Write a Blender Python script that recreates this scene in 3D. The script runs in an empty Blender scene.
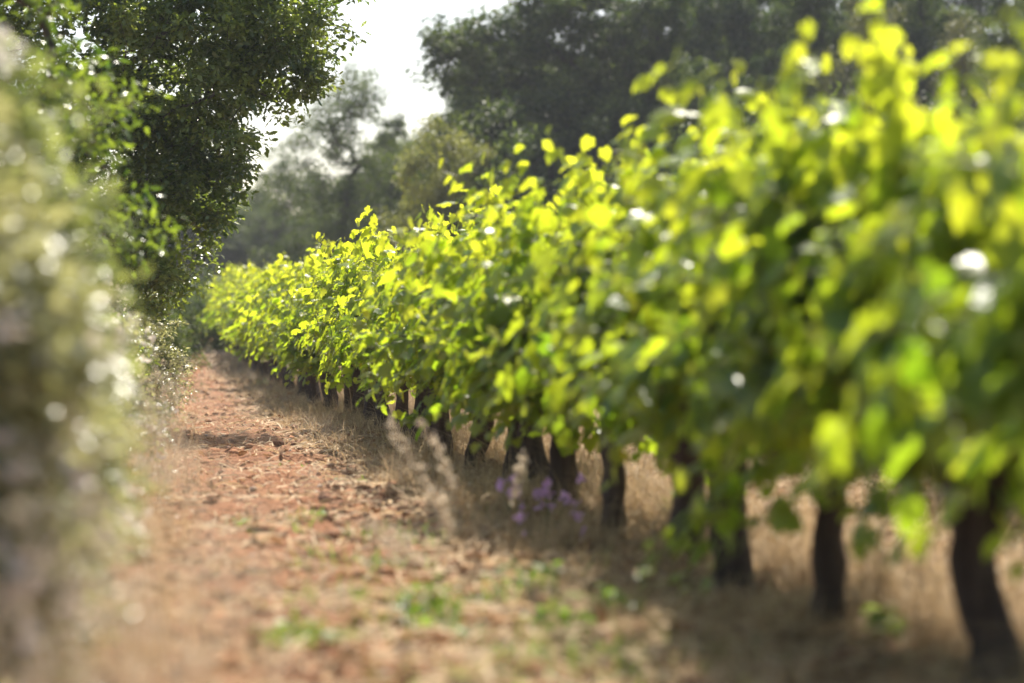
import bpy, math, random
import numpy as np
R = math.radians
rng = np.random.default_rng(7)
random.seed(7)
sc = bpy.context.scene
col = sc.collection

# ------------------------------------------------------------ camera
CAM_H, YAW, FPX = 0.78, R(8.72), 2418.0
cam = bpy.data.objects.new('camera', bpy.data.cameras.new('camera'))
col.objects.link(cam); sc.camera = cam
cam.location = (0, 0, CAM_H); cam.rotation_euler = (R(90), 0, -YAW)
cam.data.sensor_width = 36; cam.data.lens = FPX * 36 / 1024
cam.data.clip_start = 0.05; cam.data.clip_end = 3000
cam.data.dof.use_dof = True
cam.data.dof.focus_distance = 18.5
cam.data.dof.aperture_fstop = 1.65
FWD = np.array([math.sin(YAW), math.cos(YAW), 0]); RGT = np.array([math.cos(YAW), -math.sin(YAW), 0])
def at(px, py, D):
    return np.array([0, 0, CAM_H]) + FWD * D + RGT * (px - 512) / FPX * D + np.array([0, 0, (341.5 - py) / FPX * D])

# ------------------------------------------------------------ sky, sun, exposure
SUN_EL, SUN_AZ = 50.0, 17.0         # azimuth measured from +Y towards +X
w = bpy.data.worlds.new('World'); sc.world = w; w.use_nodes = True
nt = w.node_tree; bg = nt.nodes['Background']
sky = nt.nodes.new('ShaderNodeTexSky'); sky.sky_type = 'NISHITA'; sky.sun_disc = False
sky.sun_elevation = R(SUN_EL); sky.sun_rotation = R(SUN_AZ)
sky.air_density = 1.0; sky.dust_density = 2.5; sky.ozone_density = 1.0
nt.links.new(sky.outputs[0], bg.inputs[0]); bg.inputs[1].default_value = 0.10
sun = bpy.data.objects.new('sun', bpy.data.lights.new('sun', 'SUN')); col.objects.link(sun)
sun.data.energy = 5.0; sun.data.angle = R(0.53); sun.data.color = (1, 0.93, 0.80)
sun.rotation_euler = (R(90 - SUN_EL), 0, R(-SUN_AZ) + math.pi)
from mathutils import Vector
sd = Vector((math.sin(R(SUN_AZ)) * math.cos(R(SUN_EL)), math.cos(R(SUN_AZ)) * math.cos(R(SUN_EL)), math.sin(R(SUN_EL))))
sun.rotation_euler = sd.to_track_quat('Z', 'Y').to_euler()
sc.view_settings.view_transform = 'Standard'; sc.view_settings.look = 'None'
sc.view_settings.gamma = 1; sc.view_settings.exposure = 1.15
try:
    sc.view_settings.use_curve_mapping = False
except Exception: pass
sc.cycles.max_bounces = 8; sc.cycles.diffuse_bounces = 3; sc.cycles.glossy_bounces = 2
sc.cycles.transmission_bounces = 4; sc.cycles.volume_bounces = 0
sc.cycles.use_denoising = True

# ------------------------------------------------------------ helpers
def tag(o, label=None, cat=None, group=None, kind=None):
    if label: o['label'] = label
    if cat: o['category'] = cat
    if group: o['group'] = group
    if kind: o['kind'] = kind
    return o

def mesh(name, V, F, mat, tint=None, smooth=False):
    """V (n,3); F list of (m,k) arrays; tint per-vertex float"""
    me = bpy.data.meshes.new(name)
    if not isinstance(F, list): F = [F]
    V = np.asarray(V, dtype=np.float32)
    me.vertices.add(len(V)); me.vertices.foreach_set('co', V.ravel())
    F = [np.asarray(f, dtype=np.int32) for f in F if len(f)]
    nl = sum(f.size for f in F); npoly = sum(len(f) for f in F)
    me.loops.add(nl); me.polygons.add(npoly)
    me.loops.foreach_set('vertex_index', np.concatenate([f.ravel() for f in F]))
    tot = np.concatenate([np.full(len(f), f.shape[1], np.int32) for f in F])
    st = np.concatenate([[0], np.cumsum(tot)[:-1]]).astype(np.int32)
    me.polygons.foreach_set('loop_start', st)
    if smooth: me.polygons.foreach_set('use_smooth', np.ones(npoly, bool))
    if tint is not None:
        a = me.attributes.new('tint', 'FLOAT', 'POINT'); a.data.foreach_set('value', np.asarray(tint, np.float32))
    me.update(calc_edges=True); me.validate()
    me.materials.append(mat)
    return me

def obj(name, me, parent=None, loc=(0, 0, 0), rz=0.0, s=1.0):
    o = bpy.data.objects.new(name, me); col.objects.link(o)
    o.location = loc; o.rotation_euler = (0, 0, rz)
    o.scale = (s, s, s) if np.isscalar(s) else s
    if parent: o.parent = parent
    return o

def norm(v):
    return v / np.maximum(np.linalg.norm(v, axis=-1, keepdims=True), 1e-9)

def frames(nrm, up):
    n = norm(nrm); v = norm(up - (up * n).sum(-1, keepdims=True) * n); u = np.cross(v, n)
    return u, v, n

def leaves(P, nrm, tip, size, tmpls, tint):
    """scatter leaf templates (each (verts,faces)); returns V, F list, tint"""
    Vs, Fs, Ts, off = [], [], [], 0
    pick = rng.integers(0, len(tmpls), len(P))
    u, v, n = frames(nrm, tip)
    for k, (tv, tf) in enumerate(tmpls):
        m = pick == k
        if not m.any(): continue
        c = int(m.sum())
        B = np.stack([u[m], v[m], n[m]], 1)                         # c,3,3
        X = np.einsum('vi,cij->cvj', tv, B) * size[m][:, None, None] + P[m][:, None, :]
        Vs.append(X.reshape(-1, 3)); Ts.append(np.repeat(tint[m], len(tv)))
        Fs.append((tf[None] + (np.arange(c) * len(tv))[:, None, None] + off).reshape(-1, tf.shape[1]))
        off += c * len(tv)
    return np.concatenate(Vs), Fs, np.concatenate(Ts)

def tubes(segs, sides=5):
    """segs: list of (p0,p1,r0,r1) -> V,F"""
    if not len(segs): return np.zeros((0, 3)), np.zeros((0, 4), int)
    P0 = np.array([s[0] for s in segs]); P1 = np.array([s[1] for s in segs])
    r0 = np.array([s[2] for s in segs]); r1 = np.array([s[3] for s in segs])
    d = norm(P1 - P0)
    ref = np.where(np.abs(d[:, 2:3]) < 0.9, np.array([[0, 0, 1.0]]), np.array([[1.0, 0, 0]]))
    a = norm(np.cross(d, ref)); b = np.cross(d, a)
    th = np.arange(sides) * 2 * math.pi / sides
    ring = a[:, None] * np.cos(th)[None, :, None] + b[:, None] * np.sin(th)[None, :, None]
    V = np.concatenate([P0[:, None] + ring * r0[:, None, None], P1[:, None] + ring * r1[:, None, None]], 1)
    n = len(segs); i = np.arange(sides); j = (i + 1) % sides
    f = np.stack([i, j, j + sides, i + sides], 1)
    F = (f[None] + (np.arange(n) * 2 * sides)[:, None, None]).reshape(-1, 4)
    return V.reshape(-1, 3), F

def sweep(path, radii, sides=10, bump=0.0, cap=True):
    """one continuous tube along a path, knobbly when bump > 0"""
    path = np.array(path, float); n = len(path); radii = np.array(radii, float)
    d = norm(np.gradient(path, axis=0)); a = norm(np.cross(d, np.array([0.31, 0.95, 0.02]))); b = np.cross(d, a)
    th = np.arange(sides) * 2 * math.pi / sides
    rr = radii[:, None] * (1 + bump * rng.normal(0, 1, (n, sides)) + bump * 1.2 * np.sin(th * 3 + np.linspace(0, 4, n)[:, None]))
    V = path[:, None] + (a[:, None] * np.cos(th)[None, :, None] + b[:, None] * np.sin(th)[None, :, None]) * rr[:, :, None]
    V = V.reshape(-1, 3); F = []
    for k in range(n - 1):
        for i in range(sides):
            j = (i + 1) % sides; F.append((k * sides + i, k * sides + j, (k + 1) * sides + j, (k + 1) * sides + i))
    T = []
    if cap:
        V = np.vstack([V, path[-1]]); c = len(V) - 1
        T = [((n - 1) * sides + i, (n - 1) * sides + (i + 1) % sides, c) for i in range(sides)]
    return V, np.array(F), np.array(T).reshape(-1, 3)

class Acc:
    def __init__(s): s.V = []; s.F = []; s.T = []; s.n = 0
    def add(s, V, Fs, t=None):
        if not isinstance(Fs, list): Fs = [Fs]
        s.V.append(V); s.F += [np.asarray(f) + s.n for f in Fs if len(f)]
        s.T.append(np.zeros(len(V)) if t is None else t); s.n += len(V)
    def mesh(s, name, mat, smooth=False):
        return mesh(name, np.concatenate(s.V), s.F, mat, np.concatenate(s.T), smooth)

def vnoise(x, y, seed=0):
    xi = np.floor(x).astype(np.int64); yi = np.floor(y).astype(np.int64); fx = x - xi; fy = y - yi
    fx = fx * fx * (3 - 2 * fx); fy = fy * fy * (3 - 2 * fy)
    def h(a, b):
        k = (a * 374761393 + b * 668265263 + seed * 982451653) & 0xffffffff
        k = ((k ^ (k >> 13)) * 1274126177) & 0xffffffff
        return ((k ^ (k >> 16)) & 0xffff) / 65535.0
    return (h(xi, yi) * (1 - fx) + h(xi + 1, yi) * fx) * (1 - fy) + (h(xi, yi + 1) * (1 - fx) + h(xi + 1, yi + 1) * fx) * fy - 0.5

# ------------------------------------------------------------ materials
def newmat(name):
    m = bpy.data.materials.new(name); m.use_nodes = True
    nt = m.node_tree; nt.nodes.clear()
    out = nt.nodes.new('ShaderNodeOutputMaterial')
    return m, nt, out

def leafmat(name, c0, c1, t0, t1, trans=0.5, rough=0.4, spec=0.5, backpale=None):
    """c = reflected colour, t = transmitted colour; 0 = old leaf, 1 = young leaf (attribute tint)"""
    m, nt, out = newmat(name); N = nt.nodes.new; L = nt.links.new
    a = N('ShaderNodeAttribute'); a.attribute_name = 'tint'
    geo = N('ShaderNodeNewGeometry')
    def mixc(A, B, fac):
        x = N('ShaderNodeMix'); x.data_type = 'RGBA'; x.inputs[6].default_value = (*A, 1) if isinstance(A, tuple) else (0, 0, 0, 1)
        x.inputs[7].default_value = (*B, 1); L(fac, x.inputs[0]); return x
    c = mixc(c0, c1, a.outputs['Fac']); t = mixc(t0, t1, a.outputs['Fac'])
    # soft vein / surface mottling
    nz = N('ShaderNodeTexNoise'); nz.inputs['Scale'].default_value = 60; nz.inputs['Detail'].default_value = 3
    mr = N('ShaderNodeMapRange'); mr.inputs[3].default_value = 0.75; mr.inputs[4].default_value = 1.2
    L(nz.outputs[0], mr.inputs[0])
    hs = N('ShaderNodeHueSaturation'); L(c.outputs[2], hs.inputs['Color']); L(mr.outputs[0], hs.inputs['Value'])
    p = N('ShaderNodeBsdfPrincipled'); L(hs.outputs[0], p.inputs['Base Color'])
    p.inputs['Roughness'].default_value = rough; p.inputs['Specular IOR Level'].default_value = spec
    tr = N('ShaderNodeBsdfTranslucent'); L(t.outputs[2], tr.inputs[0])
    bp = N('ShaderNodeBump'); bp.inputs['Strength'].default_value = 0.35; bp.inputs['Distance'].default_value = 0.004
    nb = N('ShaderNodeTexNoise'); nb.inputs['Scale'].default_value = 45
    L(nb.outputs[0], bp.inputs['Height']); L(bp.outputs[0], p.inputs['Normal'])
    mx = N('ShaderNodeMixShader'); mx.inputs[0].default_value = trans
    L(p.outputs[0], mx.inputs[1]); L(tr.outputs[0], mx.inputs[2]); L(mx.outputs[0], out.inputs[0])
    return m

def plainmat(name, cA, cB, scale=8, rough=0.85, bump=0.5, bscale=30, bdist=0.01, stretch=None, spec=0.25, trans=0.0):
    m, nt, out = newmat(name); N = nt.nodes.new; L = nt.links.new
    tc = N('ShaderNodeTexCoord'); src = tc.outputs['Object']
    if stretch:
        mp = N('ShaderNodeMapping'); mp.inputs['Scale'].default_value = stretch; L(src, mp.inputs[0]); src = mp.outputs[0]
    nz = N('ShaderNodeTexNoise'); nz.inputs['Scale'].default_value = scale; nz.inputs['Detail'].default_value = 6
    nz.inputs['Roughness'].default_value = 0.65; L(src, nz.inputs['Vector'])
    a = N('ShaderNodeAttribute'); a.attribute_name = 'tint'
    ad = N('ShaderNodeMath'); ad.operation = 'ADD'; L(nz.outputs[0], ad.inputs[0])
    mt = N('ShaderNodeMath'); mt.operation = 'MULTIPLY'; mt.inputs[1].default_value = 0.6; L(a.outputs['Fac'], mt.inputs[0]); L(mt.outputs[0], ad.inputs[1])
    rp = N('ShaderNodeValToRGB'); rp.color_ramp.elements[0].color = (*cA, 1); rp.color_ramp.elements[1].color = (*cB, 1)
    rp.color_ramp.elements[0].position = 0.35; rp.color_ramp.elements[1].position = 0.95
    L(ad.outputs[0], rp.inputs[0])
    p = N('ShaderNodeBsdfPrincipled'); L(rp.outputs[0], p.inputs['Base Color']); p.inputs['Roughness'].default_value = rough
    p.inputs['Specular IOR Level'].default_value = spec
    if bump:
        nb = N('ShaderNodeTexNoise'); nb.inputs['Scale'].default_value = bscale; nb.inputs['Detail'].default_value = 5; L(src, nb.inputs['Vector'])
        bp = N('ShaderNodeBump'); bp.inputs['Strength'].default_value = bump; bp.inputs['Distance'].default_value = bdist
        L(nb.outputs[0], bp.inputs['Height']); L(bp.outputs[0], p.inputs['Normal'])
    if trans:
        tr = N('ShaderNodeBsdfTranslucent'); L(rp.outputs[0], tr.inputs[0])
        mx = N('ShaderNodeMixShader'); mx.inputs[0].default_value = trans
        L(p.outputs[0], mx.inputs[1]); L(tr.outputs[0], mx.inputs[2]); L(mx.outputs[0], out.inputs[0])
    else: L(p.outputs[0], out.inputs[0])
    return m

M_vine = leafmat('vine_leaf', (0.03, 0.085, 0.02), (0.12, 0.21, 0.035), (0.33, 0.55, 0.018), (0.74, 0.79, 0.035), 0.56, 0.38, 0.55)
M_oak = leafmat('oak_leaf', (0.045, 0.08, 0.02), (0.22, 0.28, 0.075), (0.14, 0.22, 0.02), (0.55, 0.64, 0.08), 0.42, 0.3, 0.6)
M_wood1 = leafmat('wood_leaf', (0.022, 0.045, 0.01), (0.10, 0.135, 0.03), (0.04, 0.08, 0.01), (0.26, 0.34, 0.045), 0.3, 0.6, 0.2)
M_wood2 = leafmat('olive_leaf', (0.07, 0.085, 0.04), (0.13, 0.14, 0.06), (0.12, 0.14, 0.04), (0.28, 0.28, 0.07), 0.3, 0.5, 0.4)
M_wood3 = leafmat('yellow_leaf', (0.11, 0.125, 0.03), (0.21, 0.22, 0.05), (0.24, 0.27, 0.04), (0.46, 0.47, 0.08), 0.35, 0.5, 0.4)
M_spray = leafmat('ash_leaf', (0.03, 0.07, 0.015), (0.10, 0.17, 0.03), (0.07, 0.15, 0.01), (0.4, 0.52, 0.04), 0.42, 0.3, 0.6)
M_shrub = leafmat('shrub_leaf', (0.06, 0.085, 0.025), (0.26, 0.30, 0.11), (0.14, 0.19, 0.04), (0.50, 0.55, 0.14), 0.4, 0.4, 0.5)
M_silver = leafmat('silver_leaf', (0.08, 0.10, 0.035), (0.38, 0.37, 0.20), (0.16, 0.19, 0.05), (0.58, 0.56, 0.22), 0.4, 0.3, 0.7)
M_weed = leafmat('weed_leaf', (0.05, 0.09, 0.02), (0.14, 0.24, 0.03), (0.12, 0.22, 0.02), (0.45, 0.65, 0.04), 0.45, 0.45, 0.4)
M_dry = plainmat('dry_grass', (0.30, 0.20, 0.10), (0.72, 0.54, 0.33), 6, 0.7, 0, trans=0.3)
M_seed = plainmat('seed_head', (0.42, 0.34, 0.24), (0.72, 0.62, 0.48), 30, 0.8, 0, trans=0.35)
M_flower = plainmat('pale_petal', (0.45, 0.38, 0.30), (0.80, 0.74, 0.66), 40, 0.6, 0, trans=0.35)
M_purple = plainmat('purple_petal', (0.55, 0.28, 0.58), (0.85, 0.58, 0.88), 40, 0.6, 0, trans=0.4)
M_bark = plainmat('vine_bark', (0.035, 0.024, 0.02), (0.15, 0.11, 0.09), 14, 0.95, 1.0, 38, 0.02, (1, 1, 0.18))
M_tbark = plainmat('tree_bark', (0.05, 0.042, 0.036), (0.17, 0.145, 0.12), 8, 0.95, 1.0, 20, 0.03, (1, 1, 0.25))
M_cane = plainmat('green_cane', (0.10, 0.12, 0.03), (0.25, 0.22, 0.07), 20, 0.5, 0)
M_stem = plainmat('weed_stem', (0.10, 0.13, 0.05), (0.22, 0.24, 0.10), 20, 0.6, 0)
M_clod = plainmat('clod', (0.11, 0.042, 0.02), (0.38, 0.18, 0.085), 14, 0.95, 0.6, 60, 0.006)
M_stone = plainmat('pale_stone', (0.34, 0.25, 0.19), (0.58, 0.48, 0.40), 14, 0.9, 0.4, 50, 0.004)
M_litter = plainmat('dead_leaf', (0.16, 0.07, 0.03), (0.58, 0.35, 0.17), 25, 0.8, 0.3, 60, 0.003, trans=0.12)

def soilmat():
    m, nt, out = newmat('red_soil'); N = nt.nodes.new; L = nt.links.new
    tc = N('ShaderNodeTexCoord')
    a = N('ShaderNodeAttribute'); a.attribute_name = 'tint'   # 1 = bare red earth, 0 = ground under dry straw
    n1 = N('ShaderNodeTexNoise'); n1.inputs['Scale'].default_value = 1.6; n1.inputs['Detail'].default_value = 7; n1.inputs['Roughness'].default_value = 0.7
    n2 = N('ShaderNodeTexNoise'); n2.inputs['Scale'].default_value = 38; n2.inputs['Detail'].default_value = 6; n2.inputs['Roughness'].default_value = 0.7
    vo = N('ShaderNodeTexVoronoi'); vo.inputs['Scale'].default_value = 34
    for x in (n1, n2, vo): L(tc.outputs['Object'], x.inputs['Vector'])
    r1 = N('ShaderNodeValToRGB'); e = r1.color_ramp.elements
    e[0].position = 0.30; e[0].color = (0.15, 0.062, 0.034, 1); e[1].position = 0.72; e[1].color = (0.36, 0.14, 0.06, 1)
    L(n1.outputs[0], r1.inputs[0])
    r2 = N('ShaderNodeValToRGB'); e = r2.color_ramp.elements
    e[0].position = 0.35; e[0].color = (0.11, 0.05, 0.028, 1); e[1].position = 0.66; e[1].color = (0.42, 0.215, 0.11, 1)
    L(n2.outputs[0], r2.inputs[0])
    mx = N('ShaderNodeMix'); mx.data_type = 'RGBA'; mx.inputs[0].default_value = 0.5; L(r1.outputs[0], mx.inputs[6]); L(r2.outputs[0], mx.inputs[7])
    st = N('ShaderNodeValToRGB'); e = st.color_ramp.elements
    e[0].position = 0.3; e[0].color = (0.17, 0.10, 0.06, 1); e[1].position = 0.7; e[1].color = (0.42, 0.29, 0.18, 1); L(n2.outputs[0], st.inputs[0])
    m2 = N('ShaderNodeMix'); m2.data_type = 'RGBA'; L(a.outputs['Fac'], m2.inputs[0]); L(st.outputs[0], m2.inputs[6]); L(mx.outputs[2], m2.inputs[7])
    p = N('ShaderNodeBsdfPrincipled'); L(m2.outputs[2], p.inputs['Base Color']); p.inputs['Roughness'].default_value = 0.95
    p.inputs['Specular IOR Level'].default_value = 0.15
    b1 = N('ShaderNodeBump'); b1.inputs['Strength'].default_value = 0.9; b1.inputs['Distance'].default_value = 0.02; L(n2.outputs[0], b1.inputs['Height'])
    b2 = N('ShaderNodeBump'); b2.inputs['Strength'].default_value = 0.6; b2.inputs['Distance'].default_value = 0.015; L(vo.outputs['Distance'], b2.inputs['Height']); L(b1.outputs[0], b2.inputs['Normal'])
    L(b2.outputs[0], p.inputs['Normal']); L(p.outputs[0], out.inputs[0])
    return m
M_soil = soilmat()

# ------------------------------------------------------------ ground
ROWX = 1.95
def hz(x, y):
    x = np.asarray(x, float); y = np.asarray(y, float)
    rise = np.clip((y - 24) / 34, 0, 1); rise = 0.78 * rise ** 1.35 + np.clip((y - 58) / 100, 0, 1) * 1.2
    h = rise + 0.10 * vnoise(x * 0.35, y * 0.25, 1) + 0.05 * vnoise(x * 1.3, y * 0.9, 2)
    near = np.clip(1.2 - (y - 4) / 60, 0.2, 1)
    h += near * (0.06 * vnoise(x * 4.1, y * 3.7, 3) + 0.05 * vnoise(x * 10, y * 10, 4) + 0.028 * vnoise(x * 21, y * 21, 5))
    for k in range(4):                                        # low ridge along every row of vines
        h += 0.02 * np.exp(-((x - ROWX - 2.2 * k) / 0.42) ** 2) * (y < 62)
    h -= 0.075 * np.clip((9.5 - y) / 4, 0, 1) * np.clip((x - .7) / .9, 0, 1)
    return h
def bare(x, y):                                               # 1 on the bare track, 0 under straw
    edge = np.clip((ROWX - 0.62 - x) / 0.35, 0, 1) * np.clip((x - (-1.0 + y * 0.028)) / 0.3, 0, 1)
    far = np.clip((y - 57) / 3, 0, 1) * np.clip((x + 6) / 2, 0, 1)
    mid = 0.75 * np.clip(0.55 - np.abs((x - ROWX - 1.1) % 2.2 - 0.0), 0, 1)
    return np.clip(np.maximum(np.maximum(edge, far), mid) + 0.5 * vnoise(x * 2.2, y * 2.2, 9), 0, 1)
def axis(a, b, c, d, fine, n_out):
    """graded axis: coarse a..b, fine b..c, coarse c..d"""
    lo = b - (b - a) * (np.linspace(1, 0, n_out) ** 3)[:-1]
    hi = c + (d - c) * (np.linspace(0, 1, n_out) ** 3)[1:]
    return np.concatenate([lo, np.arange(b, c, fine), hi])
def sheet(name, xs, ys, lift, keep=None):
    X, Y = np.meshgrid(xs, ys); Z = hz(X, Y) + (lift(X, Y) if callable(lift) else lift)
    V = np.stack([X, Y, Z], -1).reshape(-1, 3); nx = len(xs)
    I = (np.arange(len(ys) - 1)[:, None] * nx + np.arange(nx - 1)[None]).ravel()
    F = np.stack([I, I + 1, I + nx + 1, I + nx], 1)
    return mesh(name, V, F, M_soil, bare(X, Y).ravel(), True)
g = obj('ground', sheet('ground', axis(-700, -1.6, 5.5, 700, 0.045, 90), axis(-60, 3.5, 26, 1500, 0.05, 150), 0))
tag(g, kind='structure')
def path_lift(X, Y):
    c = 0.55 + 0.016 * Y; hw = 1.0
    return 0.006 - 0.10 * np.clip((np.abs(X - c) - hw + 0.25 + 0.25 * vnoise(X * 1.5, Y * 1.5, 12)) / 0.3, 0, 1)
ph = obj('dirt_path', sheet('dirt_path', np.arange(-0.8, 2.9, 0.03), axis(2.5, 3.5, 22, 60, 0.035, 220), path_lift))
tag(ph, kind='structure')

# ------------------------------------------------------------ leaf templates
def fan(pts, centre, cup=0.25, fold=0.1, wave=0.03):
    pts = [(0, 0)] + pts; V = [(centre[0], centre[1], 0)] + [(x, y, 0) for x, y in pts]; V = np.array(V, float)
    V[:, 2] = -cup * V[:, 0] ** 2 - cup * 0.8 * (V[:, 1] - 0.3) ** 2 + fold * np.abs(V[:, 0]) + rng.normal(0, wave, len(V))
    n = len(pts); F = np.array([(0, 1 + i, 1 + (i + 1) % n) for i in range(n)])
    return V, F
half = [(.10, -.15), (.26, -.18), (.41, -.06), (.36, .06), (.52, .16), (.50, .36), (.36, .38), (.31, .43), (.38, .60), (.22, .68), (.10, .84)]
full = half + [(0, .95)] + [(-x, y) for x, y in reversed(half)]
VINE = [fan([(x * sx, y) for x, y in full], (0, .28), c, f, .03) for sx, c, f in ((1, .35, .1), (1.05, .6, .25), (.92, -.25, .3), (1, .9, .05), (1, .5, -.2))]
oakh = [(.10, .08), (.07, .2), (.22, .3), (.15, .42), (.28, .56), (.18, .68), (.16, .85)]
OAK = [fan(oakh + [(0, 1)] + [(-x, y) for x, y in reversed(oakh)], (0, .5), c, f, .02) for c, f in ((.3, .3), (.8, .2), (-.3, .4))]
lanh = [(.12, .2), (.16, .5), (.09, .8)]
LAN = [fan(lanh + [(0, 1)] + [(-x, y) for x, y in reversed(lanh)], (0, .45), c, f, .015) for c, f in ((.3, .4), (-.5, .3), (.8, .3))]
DIA = [(np.array([(0, 0, 0), (.28, .5, .08), (0, 1, -.1 * s), (-.28, .5, .08)], float), np.array([(0, 1, 2), (0, 2, 3)])) for s in (1, -1, 3)]
PETAL = [fan([(.35, .1), (.5, .5), (.3, .9), (0, 1), (-.3, .9), (-.5, .5), (-.35, .1)], (0, .5), .5, .1, .03)]

def copy_thing(root, loc, rz, s=1.0):
    r = root.copy(); col.objects.link(r); r.location = loc; r.rotation_euler = (0, 0, rz)
    r.scale = (s, s, s) if np.isscalar(s) else s
    for ch in list(root.children):
        c = ch.copy(); col.objects.link(c); c.parent = r
        for gch in ch.children:
            d = gch.copy(); col.objects.link(d); d.parent = c
    return r
def empty(name, loc=(0, 0, 0)):
    o = bpy.data.objects.new(name, None); col.objects.link(o); o.location = loc; o.empty_display_size = 0.2
    return o

# ------------------------------------------------------------ grapevines
UP = np.array([0, 0, 1.0])
def shoot_path(p, d, L, droop, n=16):
    pts = [p.copy()]; d = d / np.linalg.norm(d)
    for k in range(n):
        d = d + np.array([0, 0, -droop * (k / n)]) + rng.normal(0, 0.07, 3); d /= np.linalg.norm(d)
        p = p + d * L / n; 
        if p[2] < 0.34: d[2] = abs(d[2]) * .3; p[2] = 0.34
        pts.append(p.copy())
    return np.array(pts)
def leafy(pts, dens, size0, P, Nn, T, S, Ti, pet, young=0.0):
    n = max(3, int(dens)); ts = np.linspace(0.08, 1.0, n)
    idx = ts * (len(pts) - 1); i0 = np.minimum(idx.astype(int), len(pts) - 2); fr = (idx - i0)[:, None]
    base = pts[i0] * (1 - fr) + pts[i0 + 1] * fr; tan = norm(pts[i0 + 1] - pts[i0])
    for k in range(n):
        side = rng.normal(0, 1, 3); side -= side @ tan[k] * tan[k]; side /= np.linalg.norm(side) + 1e-6
        pl = size0 * (0.7 - 0.35 * ts[k]); a = base[k] + (side * 0.8 + UP * 0.45 + tan[k] * 0.2) * pl
        out = np.array([a[0], 0.4 * a[1], 0]); out /= np.linalg.norm(out) + 1e-6
        nr = out * 0.95 + UP * (rng.uniform(0.0, 0.9) if rng.random() < .85 else rng.uniform(1.2, 2.5)) + rng.normal(0, 0.4, 3)
        P.append(a); Nn.append(nr); T.append(side * 0.5 + np.array([0, 0, -0.8]) + rng.normal(0, .3, 3))
        S.append(size0 * (1.08 - 0.62 * ts[k] ** 2.2) * rng.uniform(0.75, 1.15))
        Ti.append(np.clip(0.2 + 0.75 * ts[k] ** 1.5 * rng.uniform(.4, 1.1) + rng.normal(0, .15) + young + 0.35 * (a[2] - 0.9), 0, 1))
        pet.append((base[k], a, 0.0022, 0.0014))
def make_vine(i, special=False):
    root = empty('grapevine')
    # trunk: gnarled, often leaning, with two or three short arms
    A = Acc(); h = rng.uniform(0.52, 0.66); lean = rng.uniform(-0.10, 0.10, 2)
    n = 12; z = np.linspace(-0.12, h, n); wob = np.cumsum(rng.normal(0, 0.012, (n, 2)), 0)
    path = np.stack([lean[0] * z / h + wob[:, 0], lean[1] * z / h + wob[:, 1], z], 1)
    rad = np.interp(z / h, [-.3, 0, .15, .6, .85, 1], [.062, .055, .042, .038, .052, .04]) * rng.uniform(1.05, 1.5)
    V, F, T = sweep(path, rad, 12, 0.09); A.add(V, [F, T])
    heads = []; arms = []
    for k in range(rng.integers(3, 5)):
        az = rng.choice([math.pi / 2, -math.pi / 2]) + rng.normal(0, 0.7); ln = rng.uniform(.14, .30)
        d = np.array([math.cos(az), math.sin(az), rng.uniform(.3, 1.0)]); d /= np.linalg.norm(d)
        p0 = path[-2]; q = [p0 + d * ln * t + UP * 0.05 * t * t + rng.normal(0, .008, 3) for t in np.linspace(0, 1, 6)]
        arms.append(sweep(q, np.linspace(.036, .02, 6), 8, 0.12)); heads.append(np.array(q[-1]))
    t = obj('trunk', A.mesh('trunk', M_bark, True), root)
    for V, F, T in arms: obj('arm', mesh('arm', V, [F, T], M_bark, None, True), t)
    # canes and leaves
    P, Nn, T, S, Ti, pet = [], [], [], [], [], []
    segs = []
    nsh = 46
    for k in range(nsh):
        hd = heads[k % len(heads)] + rng.normal(0, .03, 3); az = (k * 2.39996 + rng.normal(0, .3)); tilt = rng.uniform(0.05, 1.15) if k % 3 else rng.uniform(1.1, 1.65)
        d = np.array([math.cos(az) * 0.75 * math.sin(tilt), math.sin(az) * 1.05 * math.sin(tilt), math.cos(tilt) + 0.12])
        L = rng.uniform(.65, 1.05) if k % 3 else rng.uniform(.45, .8); droop = rng.uniform(0.05, 0.5) if tilt > .5 else rng.uniform(0, .14)
        q = shoot_path(hd, d, L, droop); nn = len(q) - 1
        for j in range(nn): segs.append((q[j], q[j + 1], .0045 * (1 - .7 * j / nn), .0045 * (1 - .7 * (j + 1) / nn)))
        leafy(q, L / 0.046, rng.uniform(.12, .15), P, Nn, T, S, Ti, pet)
        for m in range(3):                                        # laterals
            j = rng.integers(3, 12); dd = norm(q[j + 1] - q[j]) * .3 + rng.normal(0, .6, 3); dd[2] = abs(dd[2]) * .5
            q2 = shoot_path(q[j], dd, rng.uniform(.14, .3), .25, 6)
            for jj in range(6): segs.append((q2[jj], q2[jj + 1], .0022, .0018))
            leafy(q2, 6, .08, P, Nn, T, S, Ti, pet, 0.12)
    for k in range(2):                                            # vigorous tips sticking out of the top
        hd = np.array([rng.normal(0, .14), rng.uniform(-.5, .5), rng.uniform(.92, 1.08)])
        q = shoot_path(hd, np.array([rng.normal(0, .25), rng.normal(0, .25), 1]), rng.uniform(.25, .42), .12, 8)
        for j in range(8): segs.append((q[j], q[j + 1], .003 * (1 - .08 * j), .003 * (1 - .08 * (j + 1))))
        leafy(q, 12, .095, P, Nn, T, S, Ti, pet, 0.35)
        for m in range(3):                                        # tendrils
            b = q[3 + m * 2]; dr = rng.normal(0, 1, 3); dr[2] = abs(dr[2]); dr /= np.linalg.norm(dr); c = b
            for s_ in range(5):
                dn = b + dr * .03 * (s_ + 1) + np.array([math.sin(s_ * 1.4), math.cos(s_ * 1.4), 0]) * .012
                segs.append((c, dn, .0012, .0009)); c = dn
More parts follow.
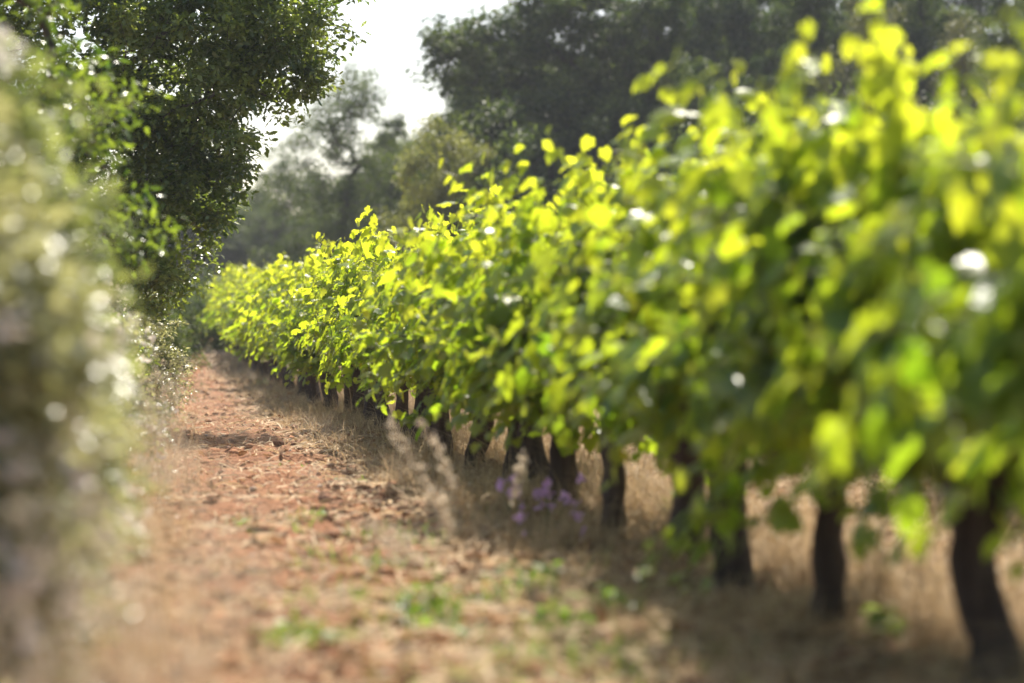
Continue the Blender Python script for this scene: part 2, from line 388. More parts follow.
    if special:                                                   # low sucker shoots hanging to the ground
        for k in range(5):
            q = shoot_path(np.array([-.15 + rng.normal(0, .05), .1 + rng.normal(0, .1), .42]), np.array([-.8, rng.normal(0, .3), -.1]), .45, .5, 10)
            q[:, 2] = np.linspace(.5, rng.uniform(.08, .25), len(q)) + rng.normal(0, .01, len(q))
            for j in range(10): segs.append((q[j], q[j + 1], .003, .003))
            leafy(q, 9, .085, P, Nn, T, S, Ti, pet, 0.1)
    V, Fs, tt = leaves(np.array(P), np.array(Nn), np.array(T), np.array(S), VINE, np.array(Ti))
    obj('foliage', mesh('foliage', V, Fs, M_vine, tt, False), root)
    V, F = tubes(segs, 4); V2, F2 = tubes(pet, 3)
    obj('canes', mesh('canes', np.vstack([V, V2]), [F, F2 + len(V)], M_cane), root)
    return root
NV = 9
protos = [make_vine(i, i == 2) for i in range(NV)]
used = [False] * NV
ORD = 'first second third fourth fifth sixth seventh eighth ninth tenth eleventh twelfth thirteenth fourteenth fifteenth sixteenth seventeenth eighteenth nineteenth twentieth'.split()
def ordn(n):
    if n <= 20: return ORD[n - 1]
    t = {2: 'twenty', 3: 'thirty', 4: 'forty'}[n // 10]
    return {20: 'twentieth', 30: 'thirtieth', 40: 'fortieth'}[n] if n % 10 == 0 else t + '-' + ORD[n % 10 - 1]
def place_vine(k, x, y, s, rz, label, group):
    p = protos[k]; z = float(hz(x, y)) - 0.02
    if not used[k]:
        used[k] = True; o = p; o.location = (x, y, z); o.rotation_euler = (0, 0, rz); o.scale = (s[0], s[1], s[2])
    else: o = copy_thing(p, (x, y, z), rz, s)
    tag(o, label, 'grapevine', group)
    return o
SP = 1.08
ys = [4.42 + SP * i for i in range(49)]
order = [0, 1, 2, 3, 4, 5, 6, 7, 8]
near_notes = {
    1: 'largest blurred grapevine at the right edge with leaves reaching the top corner',
    2: 'blurred grapevine with a thick dark trunk at the lower right corner',
    3: 'blurred tall grapevine whose low leafy shoots hang down to the straw',
    4: 'blurred grapevine on the dark trunk right of the purple flowers, fourth from right',
}
for i, y in enumerate(ys):
    k = (i * 4 + (i // 9)) % NV if i > 3 else [7, 1, 2, 5][i]
    s = (rng.uniform(.92, 1.1), rng.uniform(.95, 1.08), rng.uniform(.92, 1.06))
    if i == 0: s = (.95, .95, 1.06)
    if 1 <= i <= 5: s = (1.02, 1.02, 1.03)
    if i == 2: s = (1, 1, 1.05)
    if i > 22: s = (s[0] * 1.05, s[1] * 1.05, s[2] * 1.02)
    lab = near_notes.get(i + 1) or f'{ordn(i + 1)} grapevine from the right end of the sunlit row beside the dirt path'
    place_vine(k, ROWX + rng.normal(0, .04), y + rng.normal(0, .06), s, [0, math.pi][rng.integers(0, 2)] if i > 3 else 0, lab, 'grapevines in the row beside the path')
for i in range(14):
    y = 6.2 + SP * i
    k = (i * 5 + 3) % NV
    place_vine(k, ROWX + 2.25 + rng.normal(0, .05), y, (1, 1, rng.uniform(.9, 1.0)), math.pi * (i % 2), f'shaded grapevine glimpsed behind the front row, {ordn(i + 1)} from the right', 'grapevines in the second row')

# ------------------------------------------------------------ trees and shrubs
def make_tree(name, lobes, ncl, lpc, clr, lsize, tmpl, lmat, stems, trunk_r, flat=0.7, gap=0.0, bark=None, shell=0.35, up=0.7, tintb=0.3, seed=None, parts=('trunk', 'crown')):
    """lobes: (cx,cy,cz,rx,ry,rz); stems: base points [(x,y,top z)]; returns an Empty with trunk + crown"""
    root = empty(name)
    vol = np.array([l[3] * l[4] * l[5] for l in lobes]) ** 0.75; vol /= vol.sum()
    pts = []
    while len(pts) < ncl:
        l = lobes[rng.choice(len(lobes), p=vol)]
        v = rng.normal(0, 1, 3); v /= np.linalg.norm(v); r = (shell + (1 - shell) * rng.random()) ** 0.6 * rng.uniform(.8, 1.08)
        p = np.array(l[:3]) + v * r * np.array(l[3:])
        if gap and vnoise(np.array([p[0] * 1.3 + 7]), np.array([p[2] * 1.3 + p[1] * .6]), 33)[0] < -0.5 + gap: continue
        if p[2] < 0.06: continue
        pts.append(p)
    pts = np.array(pts)
    # skeleton: nearest-node growth from the stems
    nodes, par = [], []
    for (bx, by, tz) in stems:
        z = np.linspace(-0.15, tz, 8); w_ = np.cumsum(rng.normal(0, 0.018 * tz / 2, (8, 2)), 0)
        for q in range(8):
            nodes.append(np.array([bx + w_[q, 0], by + w_[q, 1], z[q]])); par.append(len(nodes) - 2 if q else -1)
    tops = np.array([n_ for n_ in nodes])
    c0 = tops.mean(0)
    ordr = np.argsort(np.linalg.norm((pts - np.array([c0[0], c0[1], stems[0][2] * .8])) * [1, 1, 0.8], axis=1))
    arr = np.zeros((len(nodes) + 3 * ncl + 5, 3)); cnt = len(nodes); arr[:cnt] = nodes
    for q in ordr:
        p = pts[q]; d2 = np.linalg.norm((arr[:cnt] - p) * [1, 1, 1.25], axis=1) + 0.55 * np.maximum(arr[:cnt, 2] - p[2], 0)
        d2[:3] += 99 if ncl > 5 else 0
        j = int(np.argmin(d2)); a = arr[j]; dist = np.linalg.norm(p - a); prev = j
        for f in (0.35, 0.7):
            arr[cnt] = a + (p - a) * f + rng.normal(0, .035 * dist, 3) + UP * 0.05 * dist * (1 - f); par.append(prev); prev = cnt; cnt += 1
        arr[cnt] = p; par.append(prev); cnt += 1
    load = np.ones(cnt)
    for j in range(cnt - 1, -1, -1):
        if par[j] >= 0: load[par[j]] += load[j]
    rmax = load.max(); rr = np.maximum(trunk_r * (load / rmax) ** 0.62, .003)
    A = Acc(); segs = [(arr[par[j]], arr[j], min(rr[par[j]], rr[j] * 1.5), rr[j]) for j in range(cnt) if par[j] >= 0]
    V, F = tubes(segs, 6); A.add(V, F)
    obj(parts[0], A.mesh('trunk', bark or M_tbark, True), root)
    n = ncl * lpc; ci = np.repeat(np.arange(ncl), lpc)
    off = rng.normal(0, 1, (n, 3)); off = norm(off) * (rng.random((n, 1)) ** 0.45); off[:, 2] *= flat
    csz = rng.uniform(.65, 1.25, ncl)[ci][:, None]
    P = pts[ci] + off * clr * csz
    nr = np.array([0, 0, up]) + off * 0.5 + rng.normal(0, .5, (n, 3)); tip = off + rng.normal(0, .5, (n, 3)) + np.array([0, 0, -.1])
    ct = rng.uniform(-.3, .35, ncl)[ci]
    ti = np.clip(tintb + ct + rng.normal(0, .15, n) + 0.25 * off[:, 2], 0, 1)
    V, Fs, tt = leaves(P, nr, tip, lsize * rng.uniform(.6, 1.2, n), tmpl, ti)
    obj(parts[1], mesh('crown', V, Fs, lmat, tt), root)
    return root

def rel(px, py, D, base):
    p = at(px, py, D); return (p[0] - base[0], p[1] - base[1], p[2] - base[2])
def ground_at(px, D):
    p = at(px, 341.5, D); return np.array([p[0], p[1], float(hz(p[0], p[1]))])

# the holm oak left of the path, in focus, its boughs reaching over the path
b = ground_at(-40, 21.5)
lb = []
def lobe(px, py, D, rx, ry, rz): lb.append((*rel(px, py, D, b), rx, ry, rz))
lobe(250, 10, 21, .95, 1.1, .75); lobe(180, 60, 21, .95, 1.2, .95); lobe(120, 160, 21.5, .95, 1.2, .9); lobe(165, 230, 21, .55, .8, .65)
lobe(275, 75, 20.6, .42, .5, .33); lobe(325, 86, 20.4, .28, .3, .11); lobe(290, 22, 20.5, .42, .6, .42); lobe(225, 130, 20.6, .5, .6, .5); lobe(215, 190, 20.6, .3, .45, .4)
lobe(60, 60, 22, 1.4, 1.5, 1.4); lobe(60, 250, 22, .9, 1.0, .7); lobe(60, -190, 22, 1.5, 1.8, 1.1); lobe(-60, -370, 22.5, 2.2, 2.2, 1.6); lobe(215, -75, 21, .8, .9, .6); lobe(-120, -100, 22.5, 2.2, 2.2, 2.0); lobe(150, 290, 21, .35, .5, .3)
oak = make_tree('oak_tree', lb, 2500, 80, .18, .07, OAK, M_oak, [(0, 0, 2.2)], .2, shell=.45, gap=.12, tintb=.3)
oak.location = b; tag(oak, 'dark leafy oak in sharp focus with boughs overhanging the left side of the path', 'tree')

def bushroot(o, px, D, label, cat='shrub', group=None, rz=0, s=1.0):
    o.location = ground_at(px, D); o.rotation_euler = (0, 0, rz); o.scale = (s, s, s) if np.isscalar(s) else s
    tag(o, label, cat, group); return o
# bright pinnate-leaved young tree between the camera and the oak
b = ground_at(20, 10.5); lb = []
lobe(110, 200, 10.5, .22, .3, .22); lobe(85, 110, 10.5, .28, .35, .28); lobe(130, 235, 10.5, .16, .2, .16); lobe(40, 40, 10.5, .45, .4, .4); lobe(30, 200, 10.5, .4, .4, .5); lobe(150, 45, 10.3, .14, .15, .1); lobe(0, -80, 10.5, .6, .6, .5)
t = make_tree('young_tree', lb, 150, 26, .13, .06, LAN, M_spray, [(0, 0, 1.3)], .035, tintb=.5, shell=.2, up=.5, parts=('trunk', 'crown')); t.location = b
tag(t, 'slender young tree with bright green sprays of leaves in front of the oak', 'tree')

# ---- wood at the far side: five kinds, each its own meshes, then copies
def round_tree(name, H, W, ncl, lpc, mat, ls, gap=0, low=.22, tb=.3, clr=.42):
    lob = []
    for k in range(9):
        a = k * 2.4; zz = H * (low + (1 - low) * (k + .5) / 9); rad = W * .5 * math.sin(math.pi * (0.18 + .74 * (k + .5) / 9)) 
        lob.append((math.cos(a) * rad * .6, math.sin(a) * rad * .6, zz, rad * .7 + .3, rad * .7 + .3, H * .13))
    return make_tree(name, lob, ncl, lpc, clr, ls, DIA, mat, [(0, 0, H * .5)], H * .022, gap=gap, tintb=tb, shell=.25)
TK = {}
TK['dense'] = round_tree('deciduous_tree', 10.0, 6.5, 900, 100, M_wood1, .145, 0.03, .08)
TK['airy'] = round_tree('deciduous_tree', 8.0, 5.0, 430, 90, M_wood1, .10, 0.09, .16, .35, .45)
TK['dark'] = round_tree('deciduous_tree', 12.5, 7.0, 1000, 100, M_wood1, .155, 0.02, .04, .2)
TK['olive'] = round_tree('deciduous_tree', 9.0, 4.6, 520, 80, M_wood2, .115, 0.05, .12, .4)
TK['yellow'] = round_tree('deciduous_tree', 6.2, 3.8, 340, 80, M_wood3, .12, 0.05, .25, .4)
TK['bush'] = make_tree('woodland_shrub', [(0, 0, 1.0, 1.5, 1.3, 1.1), (.9, .1, .7, 1.0, 1.0, .8), (-.9, 0, .8, 1.0, 1.0, .9)], 200, 60, .32, .09, DIA, M_wood1, [(0, 0, .5), (.3, 0, .5)], .05, tintb=.25, parts=('stems', 'foliage'))
first = {k: True for k in TK}
def put(kind, px, D, top_py, label, wide=1.0, rz=0.0, cat='tree', group='trees of the wood beyond the vines', H0=None):
    g0 = ground_at(px, D); H = {'dense': 10.9, 'airy': 8.6, 'dark': 13.6, 'olive': 9.8, 'yellow': 6.8, 'bush': 2.2}[kind]
    want = CAM_H + (341.5 - top_py) / FPX * D - g0[2]; s = want / H; sc_ = (s * wide, s * wide, s)
    if first[kind]:
        first[kind] = False; o = TK[kind]; o.location = g0; o.rotation_euler = (0, 0, rz); o.scale = sc_
    else: o = copy_thing(TK[kind], tuple(g0), rz, sc_)
    tag(o, label, cat, group); return o
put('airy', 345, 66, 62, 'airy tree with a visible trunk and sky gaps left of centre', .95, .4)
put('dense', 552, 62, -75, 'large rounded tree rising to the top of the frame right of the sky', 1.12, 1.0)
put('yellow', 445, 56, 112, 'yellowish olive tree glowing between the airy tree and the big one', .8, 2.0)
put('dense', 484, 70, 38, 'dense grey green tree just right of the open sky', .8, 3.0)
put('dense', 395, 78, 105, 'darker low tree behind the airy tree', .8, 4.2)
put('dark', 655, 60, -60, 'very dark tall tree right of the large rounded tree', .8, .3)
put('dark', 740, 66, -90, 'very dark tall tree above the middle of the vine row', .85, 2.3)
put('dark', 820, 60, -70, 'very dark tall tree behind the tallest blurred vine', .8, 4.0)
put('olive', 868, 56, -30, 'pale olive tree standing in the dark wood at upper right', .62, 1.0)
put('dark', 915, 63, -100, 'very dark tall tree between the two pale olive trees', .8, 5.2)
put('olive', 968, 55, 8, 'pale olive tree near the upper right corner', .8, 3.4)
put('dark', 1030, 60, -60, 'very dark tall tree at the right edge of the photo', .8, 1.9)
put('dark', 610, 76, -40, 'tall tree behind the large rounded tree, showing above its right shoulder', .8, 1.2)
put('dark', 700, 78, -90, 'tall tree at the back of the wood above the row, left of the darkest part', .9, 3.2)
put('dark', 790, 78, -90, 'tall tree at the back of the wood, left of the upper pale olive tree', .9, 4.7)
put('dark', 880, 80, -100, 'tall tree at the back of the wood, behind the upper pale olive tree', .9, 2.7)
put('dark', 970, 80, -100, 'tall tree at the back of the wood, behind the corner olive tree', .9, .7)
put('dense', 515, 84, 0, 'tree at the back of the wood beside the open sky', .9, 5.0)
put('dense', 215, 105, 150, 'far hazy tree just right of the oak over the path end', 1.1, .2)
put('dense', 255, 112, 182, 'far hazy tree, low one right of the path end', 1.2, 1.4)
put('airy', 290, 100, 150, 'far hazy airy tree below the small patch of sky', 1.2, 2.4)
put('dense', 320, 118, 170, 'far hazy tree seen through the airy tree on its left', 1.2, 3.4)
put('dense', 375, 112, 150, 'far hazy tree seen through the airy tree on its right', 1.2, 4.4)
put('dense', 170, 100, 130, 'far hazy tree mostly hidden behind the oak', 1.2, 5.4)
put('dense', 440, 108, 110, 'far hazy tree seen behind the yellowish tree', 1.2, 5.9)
bl = [(205, 54, 262, 'dark shrub at the end of the dirt path'), (178, 47, 275, 'dark shrub left of the path end under the oak'), (250, 62, 268, 'hazy dark shrub behind the far end of the vine row'),
      (300, 63, 250, 'dark shrub under the left side of the airy tree'), (350, 64, 235, 'dark shrub at the foot of the airy tree'), (405, 60, 225, 'dark shrub left of the yellowish tree'),
      (455, 63, 215, 'dark shrub at the foot of the yellowish tree'), (505, 57, 120, 'tall green shrub in front of the large rounded tree'), (560, 57, 170, 'dark shrub at the foot of the large rounded tree'),
      (620, 56, 150, 'dark shrub right of the large rounded tree'), (690, 56, 110, 'dark shrub behind the peaks of the middle vines'), (770, 56, 90, 'dark shrub behind the tallest blurred vine'), (860, 56, 80, 'dark shrub under the upper pale olive tree'), (950, 56, 80, 'dark shrub under the corner olive tree')]
for q, (px, D, ty, lab) in enumerate(bl):
    put('bush', px, D, ty, lab, 1.0 if ty > 200 else .75, q * 1.1, 'shrub', 'shrubs along the edge of the wood')

# ---- shrubs along the left side of the path
def shrub(px, D, top_py, wpx, ncl, lpc, ls, mat, label, tmpl=LAN, tint=.45, flowers=0, sd=0):
    b = ground_at(px, D); H = CAM_H + (341.5 - top_py) / FPX * D - b[2]; W = wpx / FPX * D / 2
    lob = [(0, 0, H * .5, W * .9, W * 1.0, H * .45), (0, 0, H * .25, W, W * 1.1, H * .28), (-W * .3, W * .3, H * .72, W * .6, W * .6, H * .28), (W * .25, -W * .2, H * .4, W * .7, W * .8, H * .3)]
    o = make_tree('flowering_shrub' if flowers else 'shrub', lob, ncl, lpc, max(.09, W * .22), ls, tmpl, mat, [(0, 0, H * .3), (W * .2, 0, H * .3), (-W * .2, .1, H * .3)], .018, tintb=tint, shell=.25, parts=('stems', 'foliage'))
    o.location = b
    if flowers:
        P = []
        for k in range(flowers):
            l = lob[k % 4]; v = rng.normal(0, 1, 3); v /= np.linalg.norm(v); c = np.array(l[:3]) + v * np.array(l[3:]) * 1.02
            P.append(c + rng.normal(0, .02, (14, 3)))
        P = np.concatenate(P); n = len(P)
        V, Fs, tt = leaves(P, rng.normal(0, 1, (n, 3)) + [0, 0, .6], rng.normal(0, 1, (n, 3)), rng.uniform(.016, .03, n), PETAL, rng.uniform(0, 1, n))
        obj('blossoms', mesh('blossoms', V, Fs, M_flower, tt), o)
    tag(o, label, 'shrub'); return o
shrub(-50, 4.4, 20, 320, 330, 30, .06, M_silver, 'nearest strongly blurred shrub with pale blossoms filling the left edge', flowers=60, tint=.7)
shrub(10, 5.6, 15, 240, 280, 34, .055, M_shrub, 'blurred olive green shrub with pale blossoms, second from the left edge', flowers=26, tint=.75)
shrub(50, 8.0, 205, 170, 150, 40, .035, M_silver, 'blurred low grey green shrub in front of the oak', flowers=40)
shrub(110, 12, 275, 130, 150, 40, .035, M_silver, 'silvery shrub beside the path below the oak', tint=.5, flowers=35)
shrub(150, 22, 290, 95, 150, 45, .04, M_silver, 'small silvery shrub at the far left side of the path', tint=.5)
shrub(95, 17, 285, 140, 170, 45, .045, M_oak, 'dark green shrub growing under the oak', tmpl=OAK, tint=.5)
shrub(165, 33, 290, 85, 160, 45, .05, M_wood1, 'dark shrub behind the silvery shrubs at the far left', tint=.5)

# ------------------------------------------------------------ ground cover
def blades(base, h, lean, width, mat, name, tint, label=None, nlev=4):
    n = len(base); lv = np.linspace(0, 1, nlev); az = rng.uniform(0, 2 * math.pi, n)
    d = np.stack([np.cos(az), np.sin(az), 0 * az], 1); side = np.stack([-np.sin(az), np.cos(az), 0 * az], 1)
    tw = rng.uniform(-1, 1, n)[:, None]; side = norm(side + d * tw)
    c = base[:, None] + d[:, None] * (lean * h)[:, None, None] * (lv ** 1.8)[None, :, None] + UP * (h[:, None] * (lv - 0.35 * lean[:, None] * lv ** 2))[:, :, None]
    wv = width[:, None] * (1 - lv * .92)[None]
    V = np.stack([c - side[:, None] * wv[:, :, None], c + side[:, None] * wv[:, :, None]], 2).reshape(-1, 3)
    f = np.array([(2 * k, 2 * k + 1, 2 * k + 3, 2 * k + 2) for k in range(nlev - 1)])
    F = (f[None] + (np.arange(n) * 2 * nlev)[:, None, None]).reshape(-1, 4)
    return V, F, np.repeat(tint, 2 * nlev)
def sample_xy(n, x0, x1, y0=3.6, y1=34, p=1.6):
    u = rng.random(n); a = 1 - p; y = (y0 ** a + u * (y1 ** a - y0 ** a)) ** (1 / a) if p != 1 else y0 * (y1 / y0) ** u
    return x0 + (x1 - x0) * rng.random(n), y
# dry grass standing under the vines
cx, cy = sample_xy(3200, ROWX - .66, ROWX + .5, 3.8, 45, 1.3)
cx2, cy2 = sample_xy(1100, ROWX + .15, ROWX + 2.9, 5, 30, 1.3)
cx3, cy3 = sample_xy(420, -1.2, -0.2, 3.2, 30, 1.2); cx3 = cx3 + 0.03 * cy3
C0 = np.stack([np.concatenate([cx, cx2, cx3]), np.concatenate([cy, cy2, cy3])], 1)
hc = rng.uniform(.06, .27, len(C0)) * np.where(C0[:, 0] > ROWX + .15, np.where(C0[:, 0] < ROWX + 1, 2.0, 1.4), 1.0) * np.where((C0[:, 1] < 9) & (C0[:, 0] < ROWX + .3), .6, 1); rep = 16
bx = np.repeat(C0, rep, 0) + rng.normal(0, .05, (len(C0) * rep, 2))
B = np.column_stack([bx, hz(bx[:, 0], bx[:, 1]) - .01]); hh = np.repeat(hc, rep) * rng.uniform(.4, 1.2, len(B))
V, F, tt = blades(B, hh, rng.uniform(.2, 2.2, len(B)), rng.uniform(.0014, .0045, len(B)), M_dry, 'dry_grass', rng.uniform(-.2, .6, len(B)))
tag(obj('dry_grass', mesh('dry_grass', V, F, M_dry, tt)), 'tan dry grass standing under the vines and along the path edge', 'dry grass', kind='stuff')
# matted straw lying flat
x_, y_ = sample_xy(34000, ROWX - .95, ROWX + 3.0, 3.8, 40, 1.5); n = len(x_)
x_[:11000] = rng.uniform(-1.0, 1.5, 11000)
az = rng.uniform(0, 2 * math.pi, n); ln = rng.uniform(.04, .16, n); z_ = hz(x_, y_) + rng.uniform(.002, .035, n)
c = np.stack([x_, y_, z_], 1); d = np.stack([np.cos(az), np.sin(az), rng.normal(0, .18, n)], 1) * ln[:, None] / 2
sd_ = np.stack([-np.sin(az), np.cos(az), rng.normal(0, .5, n)], 1) * rng.uniform(.0015, .006, n)[:, None]; bend = np.stack([0 * az, 0 * az, rng.uniform(0, .015, n)], 1)
V = np.stack([c - d - sd_, c - d + sd_, c + bend + sd_, c + bend - sd_, c + d + sd_, c + d - sd_], 1).reshape(-1, 3)
F = (np.array([(0, 1, 2, 3), (3, 2, 4, 5)])[None] + (np.arange(n) * 6)[:, None, None]).reshape(-1, 4)
tag(obj('straw', mesh('straw', V, F, M_dry, np.repeat(rng.uniform(-.2, .6, n), 6))), 'matted pale straw lying on the ground below the vines', 'straw', kind='stuff')
# dead leaves and chips
x_, y_ = sample_xy(30000, -.7, ROWX + 2.6, 3.6, 48, 1.35); n = len(x_)
dens = rng.random(n) < (.55 + .9 * vnoise(x_ * 1.7, y_ * 1.2, 21)); x_, y_ = x_[dens], y_[dens]; n = len(x_)
P = np.stack([x_, y_, hz(x_, y_) + rng.uniform(.004, .018, n)], 1)
V, Fs, tt = leaves(P, np.array([0, 0, 1.0]) + rng.normal(0, .42, (n, 3)), rng.normal(0, 1, (n, 3)), rng.uniform(.02, .075, n), OAK + LAN + PETAL, rng.uniform(-.3, .7, n))
tag(obj('leaf_litter', mesh('leaf_litter', V, Fs, M_litter, tt)), 'brown and pale dead leaves scattered over the red path', 'leaf litter', kind='stuff')
# clods and stones
def lumps(n, x0, x1, s0, s1, mat, name, label, pw, seed):
    th = (1 + 5 ** .5) / 2
    iv = norm(np.array([(-1, th, 0), (1, th, 0), (-1, -th, 0), (1, -th, 0), (0, -1, th), (0, 1, th), (0, -1, -th), (0, 1, -th), (th, 0, -1), (th, 0, 1), (-th, 0, -1), (-th, 0, 1)], float))
    fi = np.array([(0, 11, 5), (0, 5, 1), (0, 1, 7), (0, 7, 10), (0, 10, 11), (1, 5, 9), (5, 11, 4), (11, 10, 2), (10, 7, 6), (7, 1, 8), (3, 9, 4), (3, 4, 2), (3, 2, 6), (3, 6, 8), (3, 8, 9), (4, 9, 5), (2, 4, 11), (6, 2, 10), (8, 6, 7), (9, 8, 1)])
    x_, y_ = sample_xy(n, x0, x1, 3.6, 45, pw); s = s0 + (s1 - s0) * rng.random(n) ** 2.5
    sh = iv[None] * rng.uniform(.6, 1.25, (n, 12, 1)) * np.stack([rng.uniform(.7, 1.3, n), rng.uniform(.7, 1.3, n), rng.uniform(.4, .8, n)], 1)[:, None]
    V = sh * s[:, None, None] + np.stack([x_, y_, hz(x_, y_) + s * .15], 1)[:, None]
    F = (fi[None] + (np.arange(n) * 12)[:, None, None]).reshape(-1, 3)
    tag(obj(name, mesh(name, V.reshape(-1, 3), F, mat, np.repeat(rng.uniform(-.3, .5, n), 12))), label, name.replace('_', ' '), kind='stuff')
lumps(15000, -.7, ROWX + 2.4, .005, .05, M_clod, 'soil_clods', 'crumbly red clods of earth strewn over the path', 1.3, 1)
lumps(1800, -.6, ROWX + 2.2, .006, .026, M_stone, 'gravel', 'pale pebbles scattered among the red clods', 1.3, 2)

# green weeds: separate plants
def weed(px, py, wpx, h, n, label, name='weed', mat=None, tint=.5, leafy_=True, group=None):
    D = FPX * CAM_H / max(py - 341.5, 1)
    for _ in range(4):
        g0 = ground_at(px, D); D = FPX * (CAM_H - g0[2]) / max(py - 341.5, 1)
    g0 = ground_at(px, D); r = wpx / FPX * D / 2
    a = rng.uniform(0, 6.28, n); q = rng.random(n) ** .5 * r
    lx, ly = g0[0] + np.cos(a) * q, g0[1] + np.sin(a) * q * 1.3
    Bs = np.stack([lx, ly, hz(lx, ly) - .005], 1) - g0
    V, F, tt = blades(Bs, rng.uniform(.4, 1.1, n) * h, rng.uniform(.2, 1.2, n), rng.uniform(.002, .005, n), None, '', rng.uniform(.1, 1, n) * tint * 1.6)
    root = empty(name, tuple(g0)); obj('blades', mesh('blades', V, F, mat or M_weed, tt), root)
    if leafy_:
        m = n; P = Bs[rng.integers(0, n, m)] + np.stack([rng.normal(0, .015, m), rng.normal(0, .015, m), rng.uniform(.15, .8, m) * h], 1)
        V, Fs, tt = leaves(P, np.array([0, 0, 1.]) + rng.normal(0, .5, (m, 3)), rng.normal(0, 1, (m, 3)), rng.uniform(.02, .045, m), LAN + PETAL, rng.uniform(.1, 1, m) * tint * 1.6)
        obj('leaves', mesh('leaves', V, Fs, mat or M_weed, tt), root)
    tag(root, label, 'weed', group); return root
W = [(283, 648, 60, .07, 120, 'bright green low weed on the path at lower left', .7), (342, 652, 26, .05, 40, 'small green weed just right of the brightest path weed', .5),
     (455, 640, 80, .08, 40, 'leafy green weed patch near the bottom centre', .35), (525, 600, 100, .16, 70, 'largest dark green weed patch at bottom centre, below the purple flowers', .25),
     (560, 640, 80, .12, 60, 'green weed patch at the bottom right of centre', .3), (350, 487, 34, .06, 60, 'small green weed on the path left of the dry stalks', .55),
     (290, 468, 30, .05, 50, 'small weed on the middle of the path', .5), (268, 395, 26, .10, 80, 'green weed at the foot of the far vines', .5),
     (200, 362, 30, .10, 90, 'bright yellowish weed near the far end of the path', .8), (312, 520, 26, .05, 40, 'tiny weed on the path left of centre', .45),
     (425, 610, 60, .15, 70, 'thin green weed left of the bottom weed patch', .35), (240, 530, 30, .05, 40, 'faint green weed on the left part of the path', .4),
     (885, 640, 40, .12, 60, 'green weed in the straw between the right trunks', .6), (690, 530, 40, .2, 70, 'light green weed between the trunks of the middle vines', .6),
     (620, 620, 50, .12, 60, 'dim green weed in the shaded straw', .3)]
for px, py, wp, h, n, lab, ti in W: weed(px, py, wp, h, n, lab, tint=ti, group='weeds on the path')

# sparse green growth between the path and the trunks
nb = 1500; gx = rng.normal(1.05, .28, nb); gy = rng.uniform(4.6, 10.5, nb); k_ = vnoise(gx * 3, gy * 2.2, 41) > .02; gx, gy = gx[k_], gy[k_]
gx = np.repeat(gx, 5) + rng.normal(0, .03, len(gx) * 5); gy = np.repeat(gy, 5) + rng.normal(0, .03, len(gy) * 5); nb = len(gx)
V, F, tt = blades(np.stack([gx, gy, hz(gx, gy) - .01], 1), rng.uniform(.03, .13, nb), rng.uniform(.2, 1.4, nb), rng.uniform(.0015, .004, nb), None, '', rng.uniform(0, .6, nb))
tag(obj('green_grass', mesh('green_grass', V, F, M_weed, tt)), 'thin green grass growing between the path and the nearest vines', 'grass', kind='stuff')

# purple flowers
def flower(px, py, h, n, label):
    D = 10.5
    for _ in range(6):
        g0 = ground_at(px, D); D = FPX * (CAM_H - g0[2]) / (py - 341.5)
    g0 = ground_at(px, D); root = empty('wildflower', tuple(g0))
    for k in range(n):
        b0 = np.array([rng.normal(0, .04), rng.normal(0, .04), -.01]); tp = b0 + np.array([rng.normal(0, .05), rng.normal(0, .05), h * rng.uniform(.7, 1.05)])
        mid = (b0 + tp) / 2 + rng.normal(0, .012, 3); c2 = mid + (tp - mid) * .4 + rng.normal(0, .02, 3)
        V, F = tubes([(b0, mid, .0025, .002), (mid, tp, .002, .0015), (mid, c2, .0015, .001)], 4); st = obj('stem', mesh('stem', V, F, M_stem), root)
        for c, m, sp in ((tp, 16, .010), (c2, 7, .007)):
            P = c + rng.normal(0, sp, (m, 3))
            V, Fs, tt = leaves(P, rng.normal(0, 1, (m, 3)), rng.normal(0, 1, (m, 3)) + [0, 0, .5], rng.uniform(.012, .02, m), PETAL, rng.uniform(0, 1, m))
            obj('blossom', mesh('blossom', V, Fs, M_purple, tt), st)
    tag(root, label, 'wildflower', 'purple wildflowers under the vines')
flower(518, 540, .25, 4, 'purple wildflower, left one of the pair under the vines'); flower(545, 543, .26, 5, 'purple wildflower, right one of the pair under the vines')
flower(562, 545, .16, 1, 'small single purple wildflower just right of the pair'); flower(536, 552, .17, 1, 'smallest purple wildflower low in front of the pair')

# tall dry grass stalks in front, out of focus
def stalk(px, py, D, h, lean, label):
    g0 = ground_at(px, D); root = empty('grass_stalk', tuple(g0))
    for k in range(2):
        b0 = np.array([rng.normal(0, .03), rng.normal(0, .03), -.01]); hk = h * rng.uniform(.8, 1.05); ln_ = lean + rng.normal(0, .1)
        pts = [b0 + RGT * ln_ * hk * t ** 1.8 + UP * hk * t * (1 - .15 * abs(ln_) * t) + FWD * rng.normal(0, .006) for t in np.linspace(0, 1, 9)]
        V, F = tubes([(pts[j], pts[j + 1], .0022 - .00014 * j, .0022 - .00014 * (j + 1)) for j in range(8)], 4); st = obj('stem', mesh('stem', V, F, M_dry), root)
        P = []; T = []
        for j in range(50):
            t = rng.uniform(.62, 1); i = min(int(t * 8), 7); f = t * 8 - i; c = pts[i] * (1 - f) + pts[i + 1] * f
            P.append(c + rng.normal(0, .009, 3)); T.append(norm(pts[i + 1] - pts[i]) + rng.normal(0, .35, 3))
        P = np.array(P); m = len(P)
        V, Fs, tt = leaves(P, rng.normal(0, 1, (m, 3)), np.array(T), rng.uniform(.018, .034, m), LAN, rng.uniform(.2, 1, m)); obj('seed_head', mesh('seed_head', V, Fs, M_seed, tt), st)
    tag(root, label, 'grass', 'tall dry grass stalks beside the path')
stalk(462, 0, 8.2, .62, -.4, 'tallest pale dry grass stalk leaning left over the path edge')
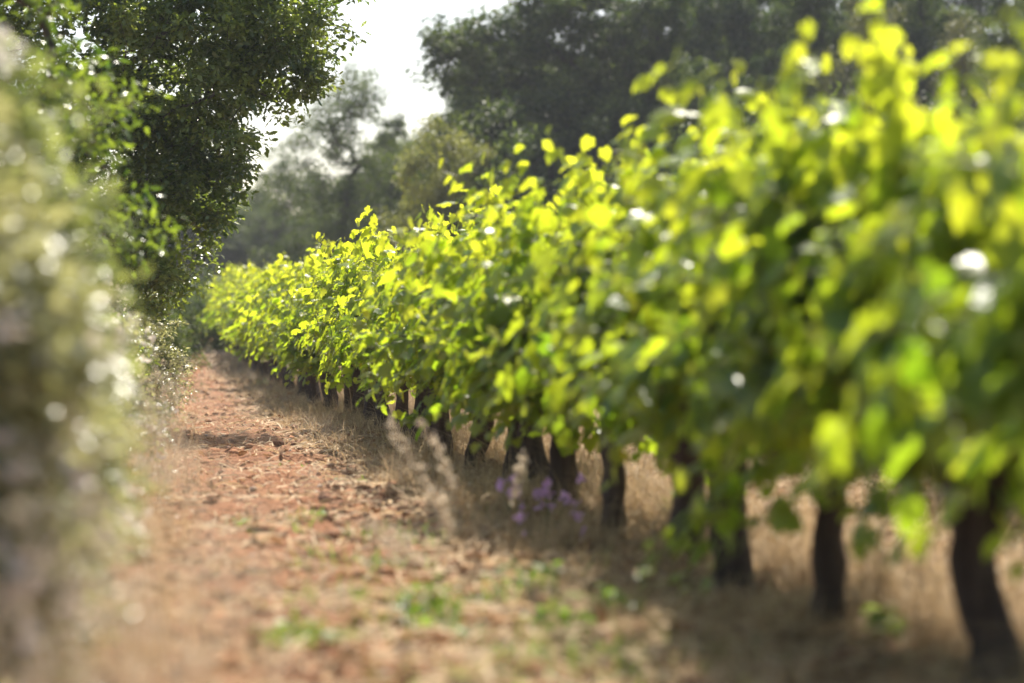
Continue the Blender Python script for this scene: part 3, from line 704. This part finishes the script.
stalk(470, 0, 7.4, .44, -.25, 'shorter pale dry grass stalk leaning left, right of the tallest one')
stalk(435, 0, 6.8, .32, -.4, 'lowest pale dry grass stalk standing on the bare path edge')
stalk(505, 0, 9.0, .42, .1, 'blurred dry grass stalk left of the purple flowers')
# blurred dry grass near the camera, left
for q, (px, D, h, lab) in enumerate([(120, 3.2, .72, 'blurred tan grass tuft beside the nearest shrub'), (60, 2.9, .62, 'blurred tan grass tuft at the lower left corner'), (165, 4.2, .7, 'blurred thin tan grass tuft over the left of the path'), (150, 6.0, .75, 'blurred tan grass tuft behind the nearest ones'), (140, 9, .8, 'tan grass tuft at the foot of the grey shrub'), (165, 13, .8, 'tan grass tuft beside the silvery shrub')]):
    g0 = ground_at(px, D); n = 110 if D < 4 else 150; r = rng.normal(0, .07 + .004 * D, (n, 2)); Bs = np.column_stack([r, np.full(n, -.02)])
    root = empty('grass_tuft', tuple(g0)); V, F, tt = blades(Bs, rng.uniform(.3, 1.05, n) * h, rng.uniform(.05, .5, n), rng.uniform(.001, .0024, n), None, '', rng.uniform(0, .6, n), nlev=6)
    obj('blades', mesh('blades', V, F, M_dry, tt), root)
    tips = V.reshape(n, 12, 3)[:, 10]; P = np.repeat(tips, 7, 0) + rng.normal(0, .01, (n * 7, 3)); m = len(P)
    V, Fs, tt = leaves(P, rng.normal(0, 1, (m, 3)), rng.normal(0, .4, (m, 3)) + [0, 0, 1], rng.uniform(.008, .018, m), LAN, rng.uniform(0, .6, m)); tag(obj('seed_heads', mesh('seed_heads', V, Fs, M_seed, tt), root), kind='stuff')
    tag(root, lab, 'grass', 'tufts of dry grass left of the path')

# ------------------------------------------------------------ haze
def haze(dens):
    x0, x1, y0, y1, z0, z1 = -60, 70, -8, 145, -3, 26
    V = [(x, y, z) for z in (z0, z1) for y in (y0, y1) for x in (x0, x1)]
    F = [(0, 2, 3, 1), (4, 5, 7, 6), (0, 1, 5, 4), (2, 6, 7, 3), (0, 4, 6, 2), (1, 3, 7, 5)]
    m, nt, out = newmat('haze'); v = nt.nodes.new('ShaderNodeVolumePrincipled')
    v.inputs['Color'].default_value = (.86, .9, 1, 1); v.inputs['Density'].default_value = dens; v.inputs['Anisotropy'].default_value = 0.3
    nt.links.new(v.outputs[0], out.inputs['Volume'])
    me = bpy.data.meshes.new('haze'); me.from_pydata(V, [], F); me.materials.append(m)
    tag(obj('haze', me), 'pale thin haze filling the air over the vineyard', 'haze', kind='stuff')
HAZE = 0.00045
if HAZE: haze(HAZE)
